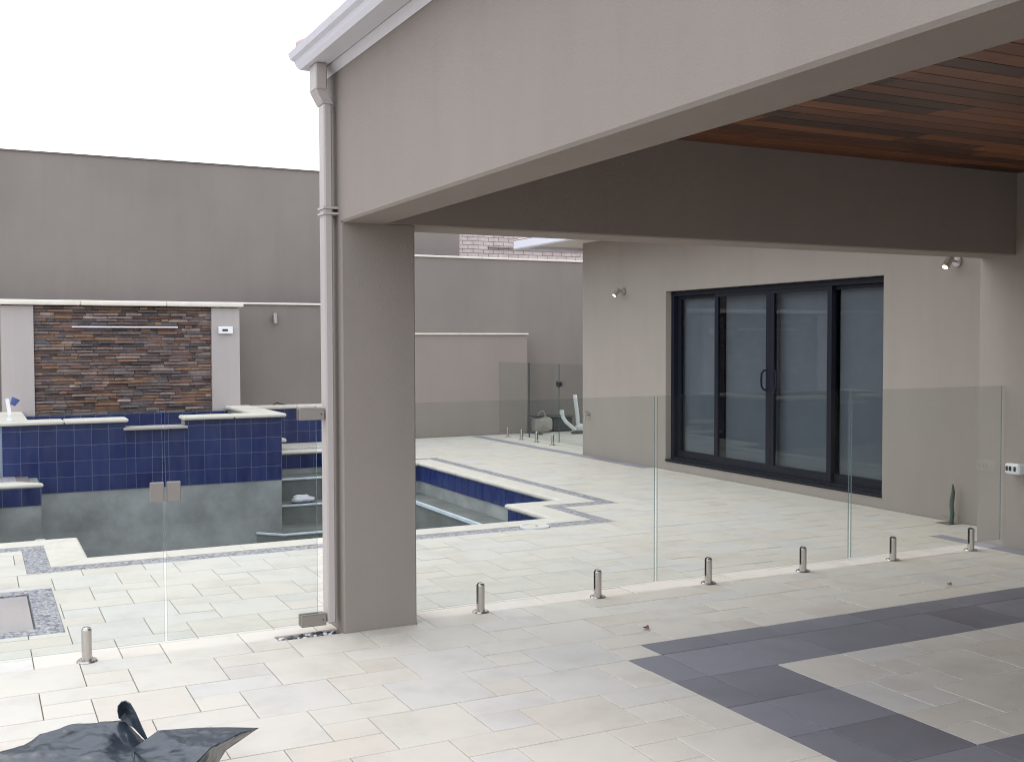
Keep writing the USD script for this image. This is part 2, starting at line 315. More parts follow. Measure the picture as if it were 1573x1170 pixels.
def rects(poly, horizontal, steps, m_='grey_paver'):
    x0, y0, x1, y1 = poly.bounds; e = x0 if horizontal else y1; k = 0
    while (e < x1 - 1e-6) if horizontal else (e > y0 + 1e-6):
        s = steps[k % len(steps)]; k += 1
        r = sbox(e, y0, min(e + s, x1), y1) if horizontal else sbox(x0, max(e - s, y0), x1, e)
        e = e + s if horizontal else e - s
        r = r.intersection(region)
        for g in getattr(r, 'geoms', [r]):
            if g.geom_type == 'Polygon' and g.area > 1e-3: tile(g, m_, rng.uniform(-.001, .001), rng.random())
rects(B_OUT, False, [2 * UY]); rects(B_IN, False, [2 * UY])
rects(A_OUT, True, [2 * UX, 2 * UX, 3 * UX]); rects(A_IN, True, [2 * UX, 3 * UX, 2 * UX]); rects(A_IN2, True, [2 * UX])
for e_ in EDGE.geoms: rects(e_, False, [3 * UY, 2 * UY], 'edge_paver')
single('slate_joint_bed', sheet(grey, -0.0055), 'joint_dark', 'dark joint bed under the slate bands', kind='structure')
near.sort(key=lambda t: t[0])
for d, m, me, tone in near[:300]:
    part({'cream_paver': 'paver', 'grey_paver': 'slate_paver', 'edge_paver': 'edge_paver'}[m], me, m, paving, tone=tone)
for m, nm in (('cream_paver', 'distant_pavers'), ('grey_paver', 'distant_slate_pavers'), ('edge_paver', 'distant_edge_pavers')):
    rest = [t for t in near[300:] + far if t[1] == m]
    if rest: part(nm, trimesh.util.concatenate([t[2] for t in rest]), m, paving, tone=np.concatenate([np.full(len(t[2].vertices), t[3]) for t in rest]), kind='stuff')
strip = STRIP.difference(LIP).difference(sbox(-1, 14.1, 3.86, 17)).difference(Point(*lid_c).buffer(lid_r + .004))
part('pebble_strip', polyex(strip, -.02, -0.001), 'pebble_look', paving)
sump = thing('pit_cover', 'square pebble framed access cover with a rosy inset slab, left of the gate', 'cover', (SUMP.centroid.x, SUMP.centroid.y, 0))
part('pebble_frame', polyex(SUMP.difference(SUMPIN), -.03, 0.001), 'pebble_look', sump)
part('inset_slab', polyex(SUMPIN.buffer(-.012, join_style=2), -.05, -0.008), 'rose_slab', sump, tone=0.3)
part('recess', sheet(SUMPIN, -0.045), 'dark_slot', sump)

# ------------------------------------------------------------------ swimming pool
pool = thing('swimming_pool', 'empty unfinished pool with notched corners, cream coping and grey render walls', 'pool', (2.7, 11.5, 0))
ZF, TB = -1.45, -0.25
pc = list(POOL.exterior.coords)[:-1]
def wall_strip(coords, z0, z1, closed=True):
    v, f = [], []
    n = len(coords)
    for k in range(n if closed else n - 1):
        (x0, y0), (x1, y1) = coords[k], coords[(k + 1) % n]; o = len(v)
        v += [(x0, y0, z0), (x1, y1, z0), (x1, y1, z1), (x0, y0, z1)]; f += [(o, o + 2, o + 1), (o, o + 3, o + 2)]
    return trimesh.Trimesh(np.array(v, float), np.array(f), process=False)
shell = polyex(POOL.buffer(0.10, join_style=2).difference(POOL), ZF - .1, -0.03)
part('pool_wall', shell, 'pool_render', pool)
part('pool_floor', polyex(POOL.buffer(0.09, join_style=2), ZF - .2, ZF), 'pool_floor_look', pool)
TW, TH, TT = 0.199, 0.19, 0.008
def tile_wall(p, q, z0, z1, parent, start_end=False, nrm=None, th=TH):
    """square tiles on the upright plane from p to q (plan), on the side nrm"""
    p, q = np.array(p, float), np.array(q, float); L = np.linalg.norm(q - p); u = (q - p) / L; n = np.array(nrm, float); e = 0.0
    part('grout_bed', slab(p, u, n, 0, L, z0, z1, 0.0, TT * .55), 'grout', parent)
    while e < L - 0.02:
        e1 = min(e + TW, L); z = z0
        while z < z1 - 0.015:
            zt = min(z + th, z1); g = 0.003; j = rng.uniform(0, .0012)
            part('wall_tile', slab(p, u, n, e + g, e1 - g, z + g, zt - g, 0.001, TT + j), 'blue_tile', parent, tone=rng.random())
            z = zt
        e = e1
def slab(p, u, n, a0, a1, z0, z1, d0, d1):
    c = []
    for d in (d0, d1):
        for a, z in ((a0, z0), (a1, z0), (a1, z1), (a0, z1)):
            w = p + u * a + n * d; c.append((w[0], w[1], z))
    return m3.Manifold.hull_points(np.array(c))
tile_wall((5.25, 13.26), (5.25, 9.38), TB, -.05, pool, nrm=(-1, 0), th=.2)
tile_wall((4.64, 9.38), (4.64, 8.45), TB, -.05, pool, nrm=(-1, 0), th=.2)
tile_wall((0.65, 13.26), (0.10, 13.26), TB, -.05, pool, nrm=(0, -1), th=.2)
tile_wall((0.65, 14.09), (0.65, 13.26), TB, -.05, pool, nrm=(1, 0), th=.2)
tile_wall((4.64, 15.45), (3.62, 15.45), TB, -.05, pool, nrm=(0, -1), th=.2)
tile_wall((5.25, 13.26), (4.64, 13.26), TB, -.05, pool, nrm=(0, -1), th=.2)
tile_wall((4.64, 15.44), (4.64, 13.26), TB, -.05, pool, nrm=(-1, 0), th=.2)
tile_wall((0.70, 9.38), (0.10, 9.38), TB, -.05, pool, nrm=(0, 1), th=.2)
tile_wall((0.10, 13.25), (0.10, 9.40), TB, -.05, pool, nrm=(1, 0), th=.2)
tile_wall((5.25, 9.38), (4.64, 9.38), TB, -.05, pool, nrm=(0, 1), th=.2)
# coping with a rounded nose: profile in (distance from the edge, height); negative distance overhangs the water
def nose(width, t, over):
    pts = [(width, -t), (width, 0)]
    for k in range(7):
        a = math.pi / 2 + math.pi * k / 6
        pts.append((-over + t / 2 + math.cos(a) * t / 2, -t / 2 + math.sin(a) * t / 2))
    return m3.CrossSection([pts])
def coping(coords, closed, skip, parent, width=0.24, t=0.05, over=0.03, z=0.004, L0=0.6, name='coping_stone', m='cream_stone'):
    n = len(coords)
    for k in range(n if closed else n - 1):
        if k in skip: continue
        p, q = np.array(coords[k], float), np.array(coords[(k + 1) % n], float); L = np.linalg.norm(q - p); u = (q - p) / L; out = np.array([u[1], -u[0]])
        def mitre(c, other, sgn):
            """the plane through the corner along the bisector; keeps the side of this segment"""
            w = other - c; w = w / np.linalg.norm(w); d = (-u if sgn > 0 else u)
            bis = d - w if abs(np.cross(d, w)) < 1e-6 else None
            nrm = (d + 0 * w) if bis is not None else (d - w)
            return nrm / np.linalg.norm(nrm)
        e0 = mitre(p, np.array(coords[k - 1], float), -1) if (closed or k > 0) else None
        e1 = mitre(q, np.array(coords[(k + 2) % n], float), 1) if (closed or k < n - 2) else None
        cnt = max(1, round(L / L0)); full = m3.Manifold.extrude(nose(width, t, over), L + 1.2)
        mtx = np.array([[out[0], 0, u[0], p[0] - u[0] * .6], [out[1], 0, u[1], p[1] - u[1] * .6], [0, 1, 0, z]])
        full = full.transform(mtx)
        for s in range(cnt):
            mm = full; g = 0.0018
            if s == 0:
                if e0 is not None: mm = mm.trim_by_plane((*e0, 0), float(e0 @ p) + g)
                else: mm = mm.trim_by_plane((*u, 0), float(u @ p))
            else: mm = mm.trim_by_plane((*u, 0), float(u @ p) + L * s / cnt + g)
            if s == cnt - 1:
                if e1 is not None: mm = mm.trim_by_plane((*e1, 0), float(e1 @ q) + g)
                else: mm = mm.trim_by_plane((*-u, 0), float(-u @ q))
            else: mm = mm.trim_by_plane((*-u, 0), float(-u @ p) - L * (s + 1) / cnt + g)
            if not mm.is_empty(): part(name, mm, m, parent, smooth=40)
# outline runs anticlockwise, so the land lies to its right
coping(pc, True, {7, 8, 9}, pool)
tread = [(14.95, -0.335), (14.50, -0.64), (13.78, -0.905)]
def step_with_trim(poly, z0, z, line, label=None):
    s = part('pool_step', polyex(poly, z0, z), 'step_render', pool)
    part('step_trim', tube([(x, y, z - 0.008) for x, y in line], 0.017, 8), 'trim_white', s)
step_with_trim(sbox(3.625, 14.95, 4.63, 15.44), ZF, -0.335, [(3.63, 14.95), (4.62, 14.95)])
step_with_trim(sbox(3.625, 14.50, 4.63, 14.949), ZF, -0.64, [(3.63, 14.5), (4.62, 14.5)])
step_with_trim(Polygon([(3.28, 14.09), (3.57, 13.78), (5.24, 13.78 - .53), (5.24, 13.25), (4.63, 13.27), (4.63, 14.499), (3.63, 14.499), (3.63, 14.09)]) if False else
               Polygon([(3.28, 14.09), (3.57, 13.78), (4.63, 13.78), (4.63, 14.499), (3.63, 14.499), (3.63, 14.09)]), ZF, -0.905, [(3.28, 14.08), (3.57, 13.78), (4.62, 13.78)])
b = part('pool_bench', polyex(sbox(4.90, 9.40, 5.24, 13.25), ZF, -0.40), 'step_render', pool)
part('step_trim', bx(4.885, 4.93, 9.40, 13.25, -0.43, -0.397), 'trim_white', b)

# ------------------------------------------------------------------ raised spa
spa = thing('raised_spa', 'raised blue tiled spa with cream coping and a spillway gap facing the pool', 'spa', (1.94, 15.1, 0))
ZS = 0.60
front = unary_union([sbox(0.26, TB - 1.2, 3.62, 0.5), sbox(0.26, 0.5, 1.67, ZS), sbox(2.38, 0.5, 3.62, ZS)])
part('spa_wall', bx(0.26, 3.62, 14.10, 14.34, -0.029, 0.50), 'pool_render', spa)
part('spa_wall', bx(0.26, 1.67, 14.10, 14.34, 0.50, ZS), 'pool_render', spa); part('spa_wall', bx(2.38, 3.62, 14.10, 14.34, 0.50, ZS), 'pool_render', spa)
part('spa_wall', bx(3.36, 3.62, 14.34, 16.19, -0.029, ZS), 'pool_render', spa); part('spa_wall', bx(0.26, 0.52, 14.34, 16.19, -0.029, ZS), 'pool_render', spa)
part('spa_floor', bx(0.52, 3.36, 14.34, 16.19, -.4, -0.3), 'pool_floor_look', spa)
tile_wall((3.62, 14.10), (2.38, 14.10), -0.23, ZS - .001, spa, nrm=(0, -1))
tile_wall((2.381, 14.10), (1.669, 14.10), -0.23, 0.498, spa, nrm=(0, -1))
tile_wall((1.67, 14.10), (0.26, 14.10), -0.23, ZS - .001, spa, nrm=(0, -1))
tile_wall((3.62, 14.10), (3.62, 16.19), -0.23, ZS - .001, spa, nrm=(1, 0))
part('spa_wall', bx(.53, 3.35, 14.341, 14.36, -.29, -.03), 'pool_render', spa)
tile_wall((0.52, 16.19), (3.36, 16.19), 0.02, ZS - .02, spa, nrm=(0, -1))
part('spillway_lip', cbox(1.64, 2.41, 14.02, 14.34, 0.503, 0.535, .006), 'light_render', spa)
ring = [(1.67, 14.08), (0.24, 14.08), (0.24, 16.18)]
coping([(0.26, 16.18), (0.26, 14.10), (1.67, 14.10)], False, set(), spa, width=-0.001, t=.055, over=.27, z=ZS + .056) if False else None
def bull(x0, x1, y0, y1, z0, z1, parent):
    r = (z1 - z0) / 2 - .002
    pts = []
    for X in (x0 + r, x1 - r):
        for Y in (y0 + r, y1 - r):
            sp = trimesh.creation.uv_sphere(r, count=[8, 12]); pts.append(sp.vertices + [X, Y, (z0 + z1) / 2])
    part('coping_stone', m3.Manifold.hull_points(np.vstack(pts)), 'cream_stone', parent, smooth=50)
bull(0.22, 0.96, 14.03, 14.38, ZS, ZS + .055, spa); bull(0.963, 1.70, 14.03, 14.38, ZS, ZS + .055, spa)
bull(2.35, 3.00, 14.03, 14.38, ZS, ZS + .055, spa); bull(3.003, 3.68, 14.03, 14.38, ZS, ZS + .055, spa)
for y0, y1 in ((14.383, 14.98), (14.983, 15.58), (15.583, 16.19)):
    bull(3.31, 3.68, y0, y1, ZS, ZS + .055, spa); bull(0.22, 0.58, y0, y1, ZS, ZS + .055, spa)

# ------------------------------------------------------------------ feature wall behind the spa
fwall = thing('feature_wall', 'stacked slate water wall between two pale pilasters behind the spa', 'wall', (1.94, 16.35, 0))
part('wall_core', bx(0.33, 3.55, 16.28, 16.62, -0.3, 2.10), 'taupe_render', fwall)
part('pilaster', cbox(0.33, 0.74, 16.20, 16.279, -0.3, 2.10, .004), 'light_render', fwall); part('pilaster', cbox(3.14, 3.55, 16.20, 16.279, -0.3, 2.10, .004), 'light_render', fwall)
for x0, x1 in ((0.20, 1.34), (1.343, 2.50), (2.503, 3.60)):
    part('capping_stone', cbox(x0, x1, 16.14, 16.68, 2.11, 2.172, .012), 'cream_stone', fwall)
PAL = [(.125, .100, .092), (.15, .115, .098), (.19, .130, .10), (.13, .118, .116), (.105, .104, .110), (.175, .15, .135), (.22, .145, .090), (.085, .076, .076), (.165, .125, .112), (.15, .13, .12), (.115, .112, .118), (.27, .24, .22), (.155, .098, .078), (.07, .062, .064)]
nrow = 36; hz = 1.58 / nrow; z = 0.52; stones = []
for r in range(nrow):
    x = 0.745 - rng.uniform(0, .1); h = hz
    while x < 3.135:
        L = rng.choice([.10, .14, .18, .22, .27, .33]); x1 = min(x + L, 3.135)
        if 3.135 - x1 < .06: x1 = 3.135
        x = max(x, .745)
        d = rng.choice([.012, .02, .03, .042, .055]) + rng.uniform(-.004, .004); c = np.array(rng.choice(PAL)) * np.array([1.08, .96, .93]) * rng.uniform(.65, 1.3)
        zz0, zz1 = z + rng.uniform(.0005, .004), z + h - rng.uniform(.0005, .004); y = 16.28
        pts = []
        for X in (x + rng.uniform(.0005, .004), x1 - rng.uniform(.0005, .004)):
            e = rng.uniform(0, .006)
            pts += [(X, y, zz0), (X, y, zz1), (X + rng.uniform(-.001, .001), y - d + e, zz0 + rng.uniform(.001, .007)), (X, y - d + e - rng.uniform(0, .006), zz1 - rng.uniform(.001, .007)), (X, y - d * .55, zz0), (X, y - d * .55, zz1)]
        xm = x + (x1 - x) * rng.uniform(.3, .7)
        pts += [(xm, y - d - rng.uniform(0, .008), z + h * rng.uniform(.3, .7))]
        stones.append(((x1 - x) * h, m3.Manifold.hull_points(np.array(pts)), tuple(c)))
        x = x1
    z += h
stones.sort(key=lambda t: -t[0])
for a_, m_, c in stones[:300]: part('stone', m_, 'ledge_stone', fwall, tint=c)
sv = [arr(m_) for a_, m_, c in stones[300:]]
part('small_stones', cat_(*sv), 'ledge_stone', fwall, tint=np.concatenate([np.tile(c, (len(v[0]), 1)) for v, (a_, m_, c) in zip(sv, stones[300:])]), kind='stuff')
part('water_blade', cbox(1.23, 2.66, 16.19, 16.27, 1.80, 1.82, .002), 'white_metal', fwall)
ctl = thing('control_panel', 'small white control panel with dark display on the right pale pilaster', 'control panel', (3.34, 16.2, 1.77))
part('housing', cbox(3.235, 3.445, 16.165, 16.198, 1.715, 1.825, .008), 'white_plastic', ctl)
part('display', bx(3.29, 3.37, 16.160, 16.1645, 1.755, 1.785), 'dark_slot', ctl)

# ------------------------------------------------------------------ blue tiled garden wall, boundary walls, neighbours
tw = thing('tiled_planter_wall', 'low blue tiled wall with cream capping behind the pool steps', 'wall', (4.6, 16.75, 0))
part('wall_core', bx(3.63, 5.95, 16.75, 16.99, -.1, 0.545), 'pool_render', tw)
tile_wall((5.95, 16.75), (3.63, 16.75), 0.0, 0.544, tw, nrm=(0, -1), th=.182)
for x0, x1 in ((3.63, 4.55), (4.553, 5.3), (5.303, 5.95)): part('capping_stone', cbox(x0, x1, 16.71, 16.995, 0.546, 0.60, .012), 'cream_stone', tw)
nub = thing('coped_block', 'short blue tiled block with a cream cap beside the spa', 'block', (3.85, 15.6, 0))
part('block', bx(3.635, 4.00, 15.70, 15.9, 0, 0.12), 'pool_render', nub); tile_wall((4.00, 15.70), (3.635, 15.70), .002, .119, nub, nrm=(0, -1)); part('cap', cbox(3.635, 4.09, 15.62, 15.93, .121, .175, .014), 'cream_stone', nub)
lw = thing('garden_wall', 'taupe garden wall with thin cream capping right of the slate wall', 'wall', (4.8, 17.15, 0))
part('wall', bx(-3.0, 5.98, 17.0, 17.22, -.2, 2.18), 'dark_render', lw)
for x0, x1 in ((-3, 0.3), (.303, 3.5), (3.503, 5.98)): part('capping', cbox(x0, x1, 16.97, 17.25, 2.181, 2.215, .008), 'cream_stone', lw)
bw = thing('boundary_wall', 'tall taupe boundary wall with cream capping, seen right of the column', 'wall', (8.5, 17.1, 0))
part('wall', bx(5.983, 13.0, 17.0, 17.22, -.2, 3.02), 'dark_render', bw)
for x0, x1 in ((5.983, 7.9), (7.903, 10.2), (10.203, 13)): part('capping', cbox(x0, x1, 16.975, 17.25, 3.021, 3.055, .008), 'cream_stone', bw)
sw = thing('screen_wall', 'lower rosy taupe screen wall with cream capping before the boundary wall', 'wall', (7.2, 16.8, 0))
part('wall', bx(5.98, 8.58, 16.60, 16.99, -.1, 1.705), 'rose_render', sw)
for x0, x1 in ((5.98, 7.3), (7.303, 8.60)): part('capping', cbox(x0, x1, 16.575, 16.995, 1.706, 1.735, .008), 'cream_stone', sw)
nw = thing('neighbour_wall', 'very tall plain taupe wall of the neighbouring building against the sky', 'wall', (2, 18, 0))
part('wall', bx(-14.0, 7.75, 17.6, 17.9, -.2, 4.415), 'dark_render', nw)
part('flashing', cbox(-14.0, 7.77, 17.58, 17.92, 4.416, 4.44, .005), 'dark_render', nw)
nb = thing('neighbour_house', 'pale brick neighbouring house just above the boundary wall', 'house', (11, 21, 0))
part('wall', bx(8.0, 16.0, 21.0, 21.3, -.2, 5.2), 'mortar_grey', nb)
for r in range(14):
    zr = 3.14 + r * .086; x = 8.6 - (.12 if r % 2 else 0)
    while x < 13.2:
        part('brick', bx(x, x + .228, 20.985 - rng.uniform(0, .004), 20.999, zr, zr + .074), rng.choice(['brick_pale', 'brick_rose', 'brick_buff']), nb); x += .24
part('string_course', bx(9.9, 13.4, 20.95, 20.984, 3.60, 3.625), 'dark_render', nb)

# ------------------------------------------------------------------ house
house = thing('house', 'taupe rendered house with wide dark sliding doors along the terrace', 'house', (9.5, 8, 0))
outer = Polygon([(PX, -2.0), (PX, 5.93), (WX, 5.93), (WX, 13.1), (12.5, 13.1), (12.5, -2.0)])
DY0, DY1, DZ0, DZ1 = 7.51, 11.07, 0.11, 2.21
cs = lambda p: m3.CrossSection([list(p.exterior.coords)[:-1]] if p.exterior.is_ccw else [list(p.exterior.coords)[:-1][::-1]])
hw = m3.Manifold.extrude(cs(outer), 3.02) - m3.Manifold.extrude(cs(outer.buffer(-.24, join_style=2)), 3.2)
hw = hw - m3.Manifold.cube((1.0, DY1 - DY0, DZ1 - DZ0)).translate((WX - .5, DY0, DZ0))
part('wall', hw.translate((0, 0, -.01)), 'house_render', house)
part('eave_soffit', bx(7.06, WX - .003, 5.94, 13.75, 2.955, 2.975), 'soffit_paint', house)
part('eave_soffit', bx(WX, 13.2, 13.103, 13.75, 2.955, 2.975), 'soffit_paint', house)
part('eave_gutter', cbox(6.93, 7.058, 5.94, 13.84, 2.90, 3.03, .015), 'white_metal', house); part('eave_gutter', cbox(7.06, 13.2, 13.752, 13.86, 2.90, 3.03, .015), 'white_metal', house)
rf = np.array([(6.93, 5.94, 3.03), (6.93, 13.86, 3.03), (13.2, 13.86, 3.03), (13.2, 5.94, 3.03), (10.0, 9.0, 4.3), (10.0, 10.8, 4.3)])
part('roof', m3.Manifold.hull_points(rf), 'terracotta', house)
part('interior', bx(8.4, 8.44, 7.2, 11.4, 0, 2.7), 'interior_dark', house)
door = part('sliding_door', cat_(bx(WX + .08, WX + .20, DY0, DY0 + .05, DZ0, DZ1), bx(WX + .08, WX + .20, DY1 - .06, DY1, DZ0, DZ1), bx(WX + .08, WX + .20, DY0 + .05, DY1 - .06, DZ1 - .07, DZ1), bx(WX + .05, WX + .20, DY0 + .05, DY1 - .06, DZ0, DZ0 + .045)), 'door_frame', house)
edges = [DY1 - .06, 10.17, 9.23, 8.33, DY0 + .05]
for k in range(4):
    ya, yb = edges[k + 1], edges[k]; fx = WX + (.135 if k in (0, 3) else .09); s = .043
    lo = ya - (.03 if k == 0 else .0); hi = yb + (.03 if k == 3 else 0)
    if k == 1: lo += .003
    if k == 1: hi += .04
    if k == 2: lo -= .04
    x0, x1 = fx, fx + .042
    fr = cat_(bx(x0, x1, lo, lo + s + .02, DZ0 + .046, DZ1 - .071), bx(x0, x1, hi - s - .02, hi, DZ0 + .046, DZ1 - .071), bx(x0, x1, lo + s + .02, hi - s - .02, DZ1 - .11, DZ1 - .071), bx(x0, x1, lo + s + .02, hi - s - .02, DZ0 + .046, DZ0 + .13))
    part('leaf_frame', fr, 'door_frame', door)
    part('glass_pane', bx(x0 + .015, x0 + .025, lo + s + .02, hi - s - .02, DZ0 + .13, DZ1 - .11), 'door_glass', door)
    split = .145 if k in (0, 2) else .0
    part('roller_blind', bx(WX + .20, WX + .204, lo - .01, hi + .01 - split, DZ0 + .06, DZ1), 'blind_fabric', door)
    if split: part('roller_blind', bx(WX + .21, WX + .214, hi - split + .022, hi + .02, DZ0 + .06, DZ1), 'blind_fabric', door)
for y, o in ((9.125, -.045), (9.285, .04)):
    part('handle', tube([(WX + .091, y, 1.05), (WX + .06, y + o * .3, 1.055), (WX + .05, y + o * .8, 1.09), (WX + .05, y + o, 1.16), (WX + .05, y + o * .8, 1.23), (WX + .06, y + o * .3, 1.265), (WX + .091, y, 1.27)], .012, 8), 'door_frame', door, smooth=60)
part('sill', bx(WX - .012, WX + .049, DY0 + .002, DY1 - .002, DZ0 + .001, DZ0 + .02), 'door_frame', door)

# ------------------------------------------------------------------ patio roof on its corner column
pat = thing('patio_pavilion', 'covered patio with rendered corner column, deep beams, cedar ceiling and white gutter', 'patio', (4.4, 3, 0))
def vchamf(x0, x1, y0, y1, z0, z1, c=.008):
    p = [(x0 + c, y0), (x1 - c, y0), (x1, y0 + c), (x1, y1 - c), (x1 - c, y1), (x0 + c, y1), (x0, y1 - c), (x0, y0 + c)]
    return m3.Manifold.extrude(m3.CrossSection([p]), z1 - z0).translate((0, 0, z0))
ZT = 3.10
part('column', vchamf(COLX0, COLX1, COLY0, COLY1, -.01, ZB), 'taupe_render', pat)
def chain(prof, axis, a, b):
    """profile extruded along an axis"""
    mm = m3.Manifold.extrude(m3.CrossSection([prof]), b - a)
    return mm.transform(np.array([[1, 0, 0, 0], [0, 0, 1, a], [0, 1, 0, 0]], float)) if axis == 'y' else mm.transform(np.array([[0, 0, 1, a], [1, 0, 0, 0], [0, 1, 0, 0]], float))
c = .012
part('side_beam', chain([(COLX0 + c, ZB), (2.03 - c, ZB), (2.03, ZB + c), (2.03, ZT), (COLX0, ZT), (COLX0, ZB + c)], 'y', -1.2, COLY0), 'taupe_render', pat)
c = .008
part('rear_beam', chain([(COLY0 + c, ZB), (COLY1 - c, ZB), (COLY1, ZB + c), (COLY1, ZT), (COLY0, ZT), (COLY0, ZB + c)], 'x', COLX0, PX - .002), 'taupe_render', pat)
ceil = part('ceiling', bx(2.032, PX - .002, -1.2, COLY0 - .002, 2.862, 2.90), 'interior_dark', pat)
CED = [(.14, .048, .020), (.18, .062, .024), (.22, .080, .030), (.085, .031, .016), (.165, .055, .022), (.055, .022, .013), (.21, .072, .026), (.115, .040, .018)]
y = COLY0 - .004
while y > -1.1:
    x = 2.034
    while x < PX - .01:
        L = rng.uniform(.7, 2.6); x1 = min(x + L, PX - .004)
        if PX - x1 < .3: x1 = PX - .004
        cc = np.array(rng.choice(CED)) * rng.uniform(.8, 1.15)
        part('plank', cbox(x + .0005, x1 - .0005, y - .133, y - .002, 2.84, 2.861, .004), 'cedar', ceil, tint=tuple(cc)); x = x1
    y -= .135
part('roof_deck', bx(1.80, PX - .1, -1.3, 5.9, 3.101, 3.13), 'interior_dark', pat)
part('fascia', chain([(1.742, 3.075), (1.774, 3.035), (1.774, 3.15), (1.735, 3.15), (1.735, 3.105), (1.742, 3.10)], 'y', -1.3, 5.945), 'white_metal', pat)
gp = [(1.628, 3.072), (1.733, 3.072), (1.733, 3.152), (1.726, 3.152), (1.726, 3.080), (1.634, 3.080), (1.615, 3.098), (1.603, 3.120), (1.583, 3.128), (1.570, 3.150), (1.560, 3.150), (1.574, 3.122), (1.596, 3.112), (1.606, 3.090)]
part('gutter', chain(gp, 'y', -1.3, 5.85), 'white_metal', pat)
part('gutter_end', chain([(1.628, 3.072), (1.733, 3.072), (1.733, 3.152), (1.562, 3.150), (1.574, 3.122), (1.596, 3.112), (1.606, 3.090)], 'y', 5.851, 5.856), 'white_metal', pat)
part('roof', m3.Manifold.hull_points(np.array([(1.66, 5.95, 3.155), (1.66, -1.3, 3.155), (6.9, -1.3, 3.155), (6.9, 5.95, 3.155), (4.28, 3.4, 4.2), (4.28, 1.2, 4.2)])), 'terracotta', pat)
hp0, hp1 = np.array([1.66, 5.95, 3.17]), np.array([4.28, 3.4, 4.21])
for k in range(9):
    a = hp0 + (hp1 - hp0) * (k * .105 + .005); bq = hp0 + (hp1 - hp0) * (k * .105 + .115)
    part('hip_tile', cyl(a, bq, .085, 16, .075), 'terracotta', pat, smooth=40)
dp = part('downpipe', cat_(cbox(1.700, 1.746, 5.655, 5.755, 0.05, 2.90, .008)), 'pipe_paint', pat)
part('pipe_socket', m3.Manifold.hull_points(np.array([(x, y, 2.86) for x in (1.695, 1.751) for y in (5.65, 5.76)] + [(x, y, 2.93) for x in (1.658, 1.712) for y in (5.645, 5.765)])), 'pipe_paint', dp)
part('pipe_head', cbox(1.655, 1.716, 5.64, 5.77, 2.931, 3.071, .006), 'pipe_paint', dp)
for zc in (2.30, 2.27): part('pipe_bracket', cat_(bx(1.693, 1.7755, 5.648, 5.762, zc, zc + .012)), 'pipe_paint', dp)

# ------------------------------------------------------------------ glass fence along the patio edge
FY, GT, GB = 5.70, 1.238, 0.055
def glass(name, x0, x1, label, cat, group=None, axis='x', y=FY, zb=GB, zt=GT):
    h = .006
    if axis == 'x':
        t = thing(name, label, cat, ((x0 + x1) / 2, y, 0), group); A = lambda a, d, z: (a, y + d, z)
    else:
        t = thing(name, label, cat, (y, (x0 + x1) / 2, 0), group); A = lambda a, d, z: (y + d, a, z)
    v = [A(x0, -h, zb), A(x1, -h, zb), A(x1, -h, zt), A(x0, -h, zt), A(x0, h, zb), A(x1, h, zb), A(x1, h, zt), A(x0, h, zt)]
    face = np.array([(0, 1, 2), (0, 2, 3), (4, 6, 5), (4, 7, 6)]); rim = np.array([(0, 4, 5), (0, 5, 1), (3, 2, 6), (3, 6, 7)]); ends = np.array([(0, 3, 7), (0, 7, 4), (1, 5, 6), (1, 6, 2)])
    if axis != 'x': face, rim, ends = face[:, ::-1], rim[:, ::-1], ends[:, ::-1]
    g = part('pane', (v, face), 'fence_glass', t); part('polished_edge', (v, rim), 'glass_edge', g); part('end_edge', (v, ends), 'glass_edge_dark', g)
    return t
def spigot(t, x, y, rot=False):
    body = m3.Manifold.cylinder(.150, .0245, .0245, 28).translate((0, 0, .006)) + m3.Manifold.sphere(.0245, 28).scale((1, 1, .75)).translate((0, 0, .156))
    slot = m3.Manifold.cube((.2, .016, .2)).translate((-.1, -.008, .05))
    if rot: slot = slot.rotate((0, 0, 90))
    p = part('spigot', (body - slot).translate((x, y, 0)), 'stainless', t, smooth=35)
    part('base_plate', (m3.Manifold.cylinder(.007, .05, .046, 32)).translate((x, y, .0015)), 'stainless', p, smooth=35)
    for a in (45, 135, 225, 315):
        bx_, by_ = x + .036 * math.cos(math.radians(a)), y + .036 * math.sin(math.radians(a))
        part('bolt', cyl((bx_, by_, .008), (bx_, by_, .0125), .006, 8), 'stainless', p)
G = 'frameless glass fence along the patio edge'
left = glass('glass_fence', -1.00, 0.850, 'clear frameless glass fence left of the gate, on one visible spigot', 'glass fence', G)
spigot(left, 0.476, FY); spigot(left, -.62, FY)
gate = glass('glass_gate', 0.863, 1.655, 'clear glass pool gate hinged beside the column', 'gate')
for x0, x1, sp, l in ((2.215, 3.855, (2.635, 3.435), 'clear frameless glass fence right beside the column'), (3.875, 5.490, (4.279, 5.08), 'clear frameless glass fence, middle one, in front of the sliding doors'), (5.514, 7.035, (5.92, 6.72), 'clear frameless glass fence ending at the patio house wall')):
    t = glass('glass_fence', x0, x1, l, 'glass fence', G)
    for x in sp: spigot(t, x, FY)
for zc in (1.195, 0.075):
    hg = part('hinge', cat_(cbox(1.555, 1.694, FY - .034, FY - .0065, zc - .032, zc + .032, .003), cbox(1.555, 1.69, FY + .0065, FY + .03, zc - .032, zc + .032, .003), cbox(1.66, 1.69, FY - .0068, FY + .0068, zc - .03, zc + .03, .001)), 'brushed_steel', gate)
    part('hinge_screw', cyl((1.675, FY - .036, zc), (1.675, FY - .034, zc), .004, 12), 'dark_slot', hg)
part('latch_plate', cbox(.866, .935, FY - .03, FY - .0065, .775, .875, .003), 'brushed_steel', gate)
part('latch_keeper', cbox(.785, .853, FY - .03, FY - .0065, .775, .875, .003), 'brushed_steel', left)

